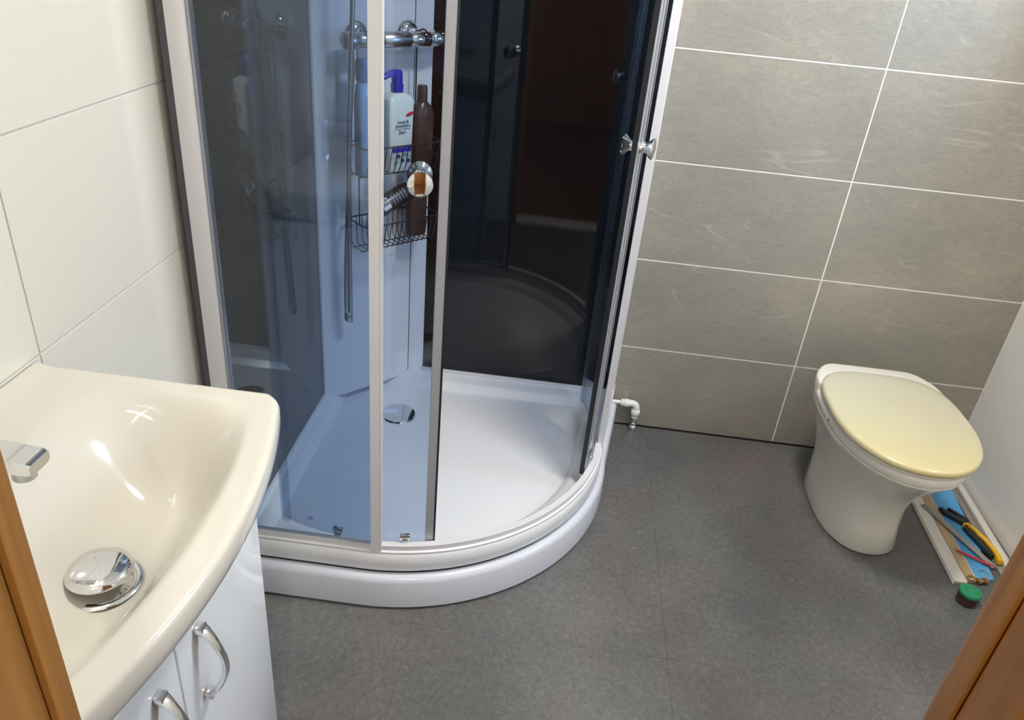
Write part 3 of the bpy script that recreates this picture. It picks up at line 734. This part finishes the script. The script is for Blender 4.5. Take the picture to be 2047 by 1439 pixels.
bm = B(); cyl(bm,(TXC-.1790,-.40,.357),(TXC-.1765,-.40,.357),.003,14); obj('screw_hole', bm, GASKET, to)
base_at(to,(TXC,-.35,0))

# ------------------------------------------------------------ water pipe and valve beside the tray
pp = thing('water_pipe','white plastic elbow pipe fitting at the wall beside the shower tray','pipe')
bm = B(); cyl(bm,(-.56,-.022,.101),(-.515,-.022,.101),.0065,18); obj('pipe', bm, PVC, pp, 50)
bm = B(); lathe(bm,[(.009,0),(.0125,.002),(.0125,.004),(.0105,.0055),(.0125,.007),(.0125,.009),(.011,.011),(.0135,.013),(.0135,.028),(.012,.03)],n=24,Mx=frame_to((-.528,-.022,.101),(1,0,0))); obj('collar', bm, PVC, pp, 45)
bm = B(); tube(bm, catmull([(-.50,-.022,.101),(-.487,-.022,.101),(-.478,-.023,.097),(-.474,-.024,.088),(-.474,-.024,.076)],6),.0115,18); obj('elbow', bm, PVC, pp, 60)
bm = B(); lathe(bm,[(.012,0),(.015,-.003),(.015,-.018),(.0125,-.022),(.010,-.024),(.010,-.034)],(-.474,-.024,.082),24); obj('nut', bm, PVC, pp, 45)
base_at(pp,(-.52,-.022,.10))
vl = thing('shut_off_valve','small chrome shut-off valve on the floor below the white elbow','valve')
bm = B(); lathe(bm,[(.010,.048),(.010,.040),(.0075,.038),(.0075,.030),(.010,.028),(.010,.020)],(-.474,-.024,0),6); obj('hex_nut', bm, CHROME, vl, 30)
bm = B(); lathe(bm,[(.004,.0),(.011,.001),(.0135,.008),(.0125,.016),(.008,.0198)],(-.474,-.024,0),24); obj('valve_body', bm, CHROME, vl, 60)
base_at(vl,(-.474,-.024,0))

# ------------------------------------------------------------ boards and tools on the floor by the right wall
def bar_between(p, q, w, h, z, bev=.0008):
    p = Vector((*p,0)); q = Vector((*q,0)); d = (q-p); l = d.length; d.normalize(); s = Vector((-d.y,d.x,0))
    Mx = basis(d,s,(0,0,1),(p.x,p.y,z)); bm = B(); box(bm,0,l,-w/2,w/2,0,h,bev,2,Mx); return bm, Mx
wp = thing('wall_panel_offcut','white laminated wall panel offcut with a wooden tongue edge lying on the floor','board')
bm,_m = bar_between((.408,-.045),(.392,-.577),.036,.010,.0005); obj('laminate_strip', bm, BOARDW, wp, 40)
bm,_m = bar_between((.3885,-.045),(.3725,-.582),.003,.006,.0005); obj('laminate_strip', bm, BOARDW, wp, 40)
bm,_m = bar_between((.4415,-.045),(.4255,-.566),.030,.008,.0005); obj('wooden_tongue', bm, PINEW, wp, 40)
bm,_m = bar_between((.4275,-.045),(.4115,-.568),.0015,.0105,.0006); obj('edge_line', bm, MDF, wp, 40)
base_at(wp,(.41,-.30,0))
fo = thing('underlay_sheet','bright blue foam underlay sheet lying under the tools beside the toilet','sheet')
bm = B(); prism(bm,[(.4575,-.045),(.4415,-.560),(.4965,-.545),(.5395,-.16),(.541,-.045)],.0005,.0055); obj('sheet', bm, BLUEF, fo)
bm,_m = bar_between((.4600,-.045),(.4438,-.560),.003,.001,.0056,.0002); obj('white_edge', bm, BOARDW, fo, 40)
base_at(fo,(.49,-.3,0))
st = thing('skirting_trim','white skirting trim strip lying on the floor along the right wall','trim')
bm,_m = bar_between((.5745,-.03),(.556,-.50),.018,.014,.0005); obj('trim_face', bm, BOARDW, st, 40)
bm,_m = bar_between((.5535,-.03),(.5355,-.52),.020,.004,.0005); obj('trim_back', bm, STEEL, st, 40)
bm,_m = bar_between((.5865,-.03),(.572,-.48),.003,.010,.0005); obj('trim_lip', bm, BOARDW, st, 40)
base_at(st,(.56,-.3,0))
bm,_m = bar_between((.408,-.255),(.512,-.505),.017,.005,.0108)
ru = tag(obj('metal_ruler', bm, STEEL, None, 40),'grey metal strip lying diagonally across the blue sheet','ruler')
# adjustable snap-off knife / pliers with yellow grip
kn = thing('pipe_pliers','pliers with black jaws and a yellow and black grip on the blue sheet','pliers')
def kp(t, off=0, z=.012):
    P = [(.4640,-.262),(.4730,-.285),(.505,-.300),(.5210,-.318),(.5180,-.345),(.5240,-.400),(.5330,-.450),(.5350,-.487)]
    return None
ZK = .0062
def flat(bm, pts, z0, z1, bev=.0012):
    b0 = bmesh.new(); loft(b0,[[(x,y,z0) for x,y in pts],[(x,y,z1) for x,y in pts]])
    if bev: bmesh.ops.bevel(b0, geom=list(b0.edges), offset=bev, segments=2, affect='EDGES', clamp_overlap=True)
    tmp = bpy.data.meshes.new('t'); b0.to_mesh(tmp); b0.free(); bm.from_mesh(tmp); bpy.data.meshes.remove(tmp); return bm
def strip(pts, w):
    pts = [Vector(p) for p in pts]; a=[]; b=[]
    for i,p in enumerate(pts):
        d = (pts[min(i+1,len(pts)-1)]-pts[max(i-1,0)]).normalized(); s = Vector((-d.y,d.x)); ww = w[i] if isinstance(w,(list,tuple)) else w
        a.append(tuple(p+s*ww/2)); b.append(tuple(p-s*ww/2))
    return a+b[::-1]
PLIERM = mat('black_steel',(.035,.045,.055),.4,.5)
bm = B(); flat(bm, strip([(.4560,-.262),(.4640,-.284),(.4850,-.300),(.5060,-.318),(.5130,-.338)],[.010,.015,.019,.022,.018]), ZK, ZK+.012); obj('lower_jaw', bm, PLIERM, kn, 40)
bm = B(); flat(bm, strip([(.4790,-.262),(.4900,-.276),(.5080,-.296),(.5180,-.314)],[.007,.009,.010,.012]), ZK+.002, ZK+.013); obj('upper_jaw', bm, PLIERM, kn, 40)
bm = B(); flat(bm, strip([(.4960,-.342),(.5030,-.362),(.5140,-.400),(.5210,-.430),(.5260,-.462)],[.012,.017,.019,.018,.012]), ZK, ZK+.013); obj('black_grip', bm, BLACKP, kn, 40)
bm = B(); flat(bm, strip([(.4930,-.338),(.5070,-.334),(.5160,-.352),(.5230,-.380),(.5310,-.400),(.5370,-.440),(.5380,-.462),(.5350,-.486)],[.006,.006,.008,.013,.014,.013,.014,.015]), ZK+.003, ZK+.018); obj('yellow_grip', bm, YELLOW, kn, 40)
base_at(kn,(.50,-.38,ZK))
pc = thing('pencil','red carpenter pencil lying across the blue sheet and white board','pencil')
p = Vector((.421,-.447,.0142)); q = Vector((.512,-.505,.0142)); d = (q-p).normalized()
bm = B(); cyl(bm,p+d*.012,q,.0036,6); obj('shaft', bm, REDP, pc, 25)
bm = B(); cyl(bm,p,p+d*.012,.0008,6,.0036); obj('tip', bm, MDF, pc, 25)
base_at(pc,p)
ft = thing('brass_fitting','brass compression fitting with a ring at the near edge of the blue sheet','fitting')
bm = B(); tube(bm,[(.429+.012*math.cos(a),-.560+.009*math.sin(a),.0125) for a in [2*PI*k/20 for k in range(20)]],.0022,8,True); obj('ring', bm, BRASS, ft, 60)
bm = B(); lathe(bm,[(.006,0),(.008,.002),(.008,.010),(.006,.011),(.006,.018),(.009,.019),(.009,.028),(.007,.030)],n=12,Mx=frame_to((.440,-.567,.0095),(1,.25,0))); obj('body', bm, BRASS, ft, 35)
base_at(ft,(.44,-.56,0))
bm = B(); tube(bm,[(.476+.012*math.cos(a),-.528+.012*math.sin(a),.0075+.002*math.sin(a)) for a in [2*PI*k/24 for k in range(24)]],.0014,8,True)
tag(obj('split_ring', bm, STEEL, None, 60),'thin steel wire ring lying on the blue sheet near the brass fitting','ring')
jar = thing('sealant_can','small dark maroon can with a green lid on the floor by the door frame','can')
JX,JY = .382,-.640
bm = B(); lathe(bm,[(.022,.0),(.025,.002),(.026,.026),(.025,.028)],(JX,JY,0),32); obj('body', bm, MAROON, jar, 50)
bm = B(); lathe(bm,[(.0255,.0282),(.0275,.030),(.0275,.038),(.026,.040),(.020,.040),(.019,.0385),(.006,.0385),(.004,.040)],(JX,JY,0),32); obj('lid', bm, GREENC, jar, 50)
base_at(jar,(JX,JY,0))

bpy.context.view_layer.update()
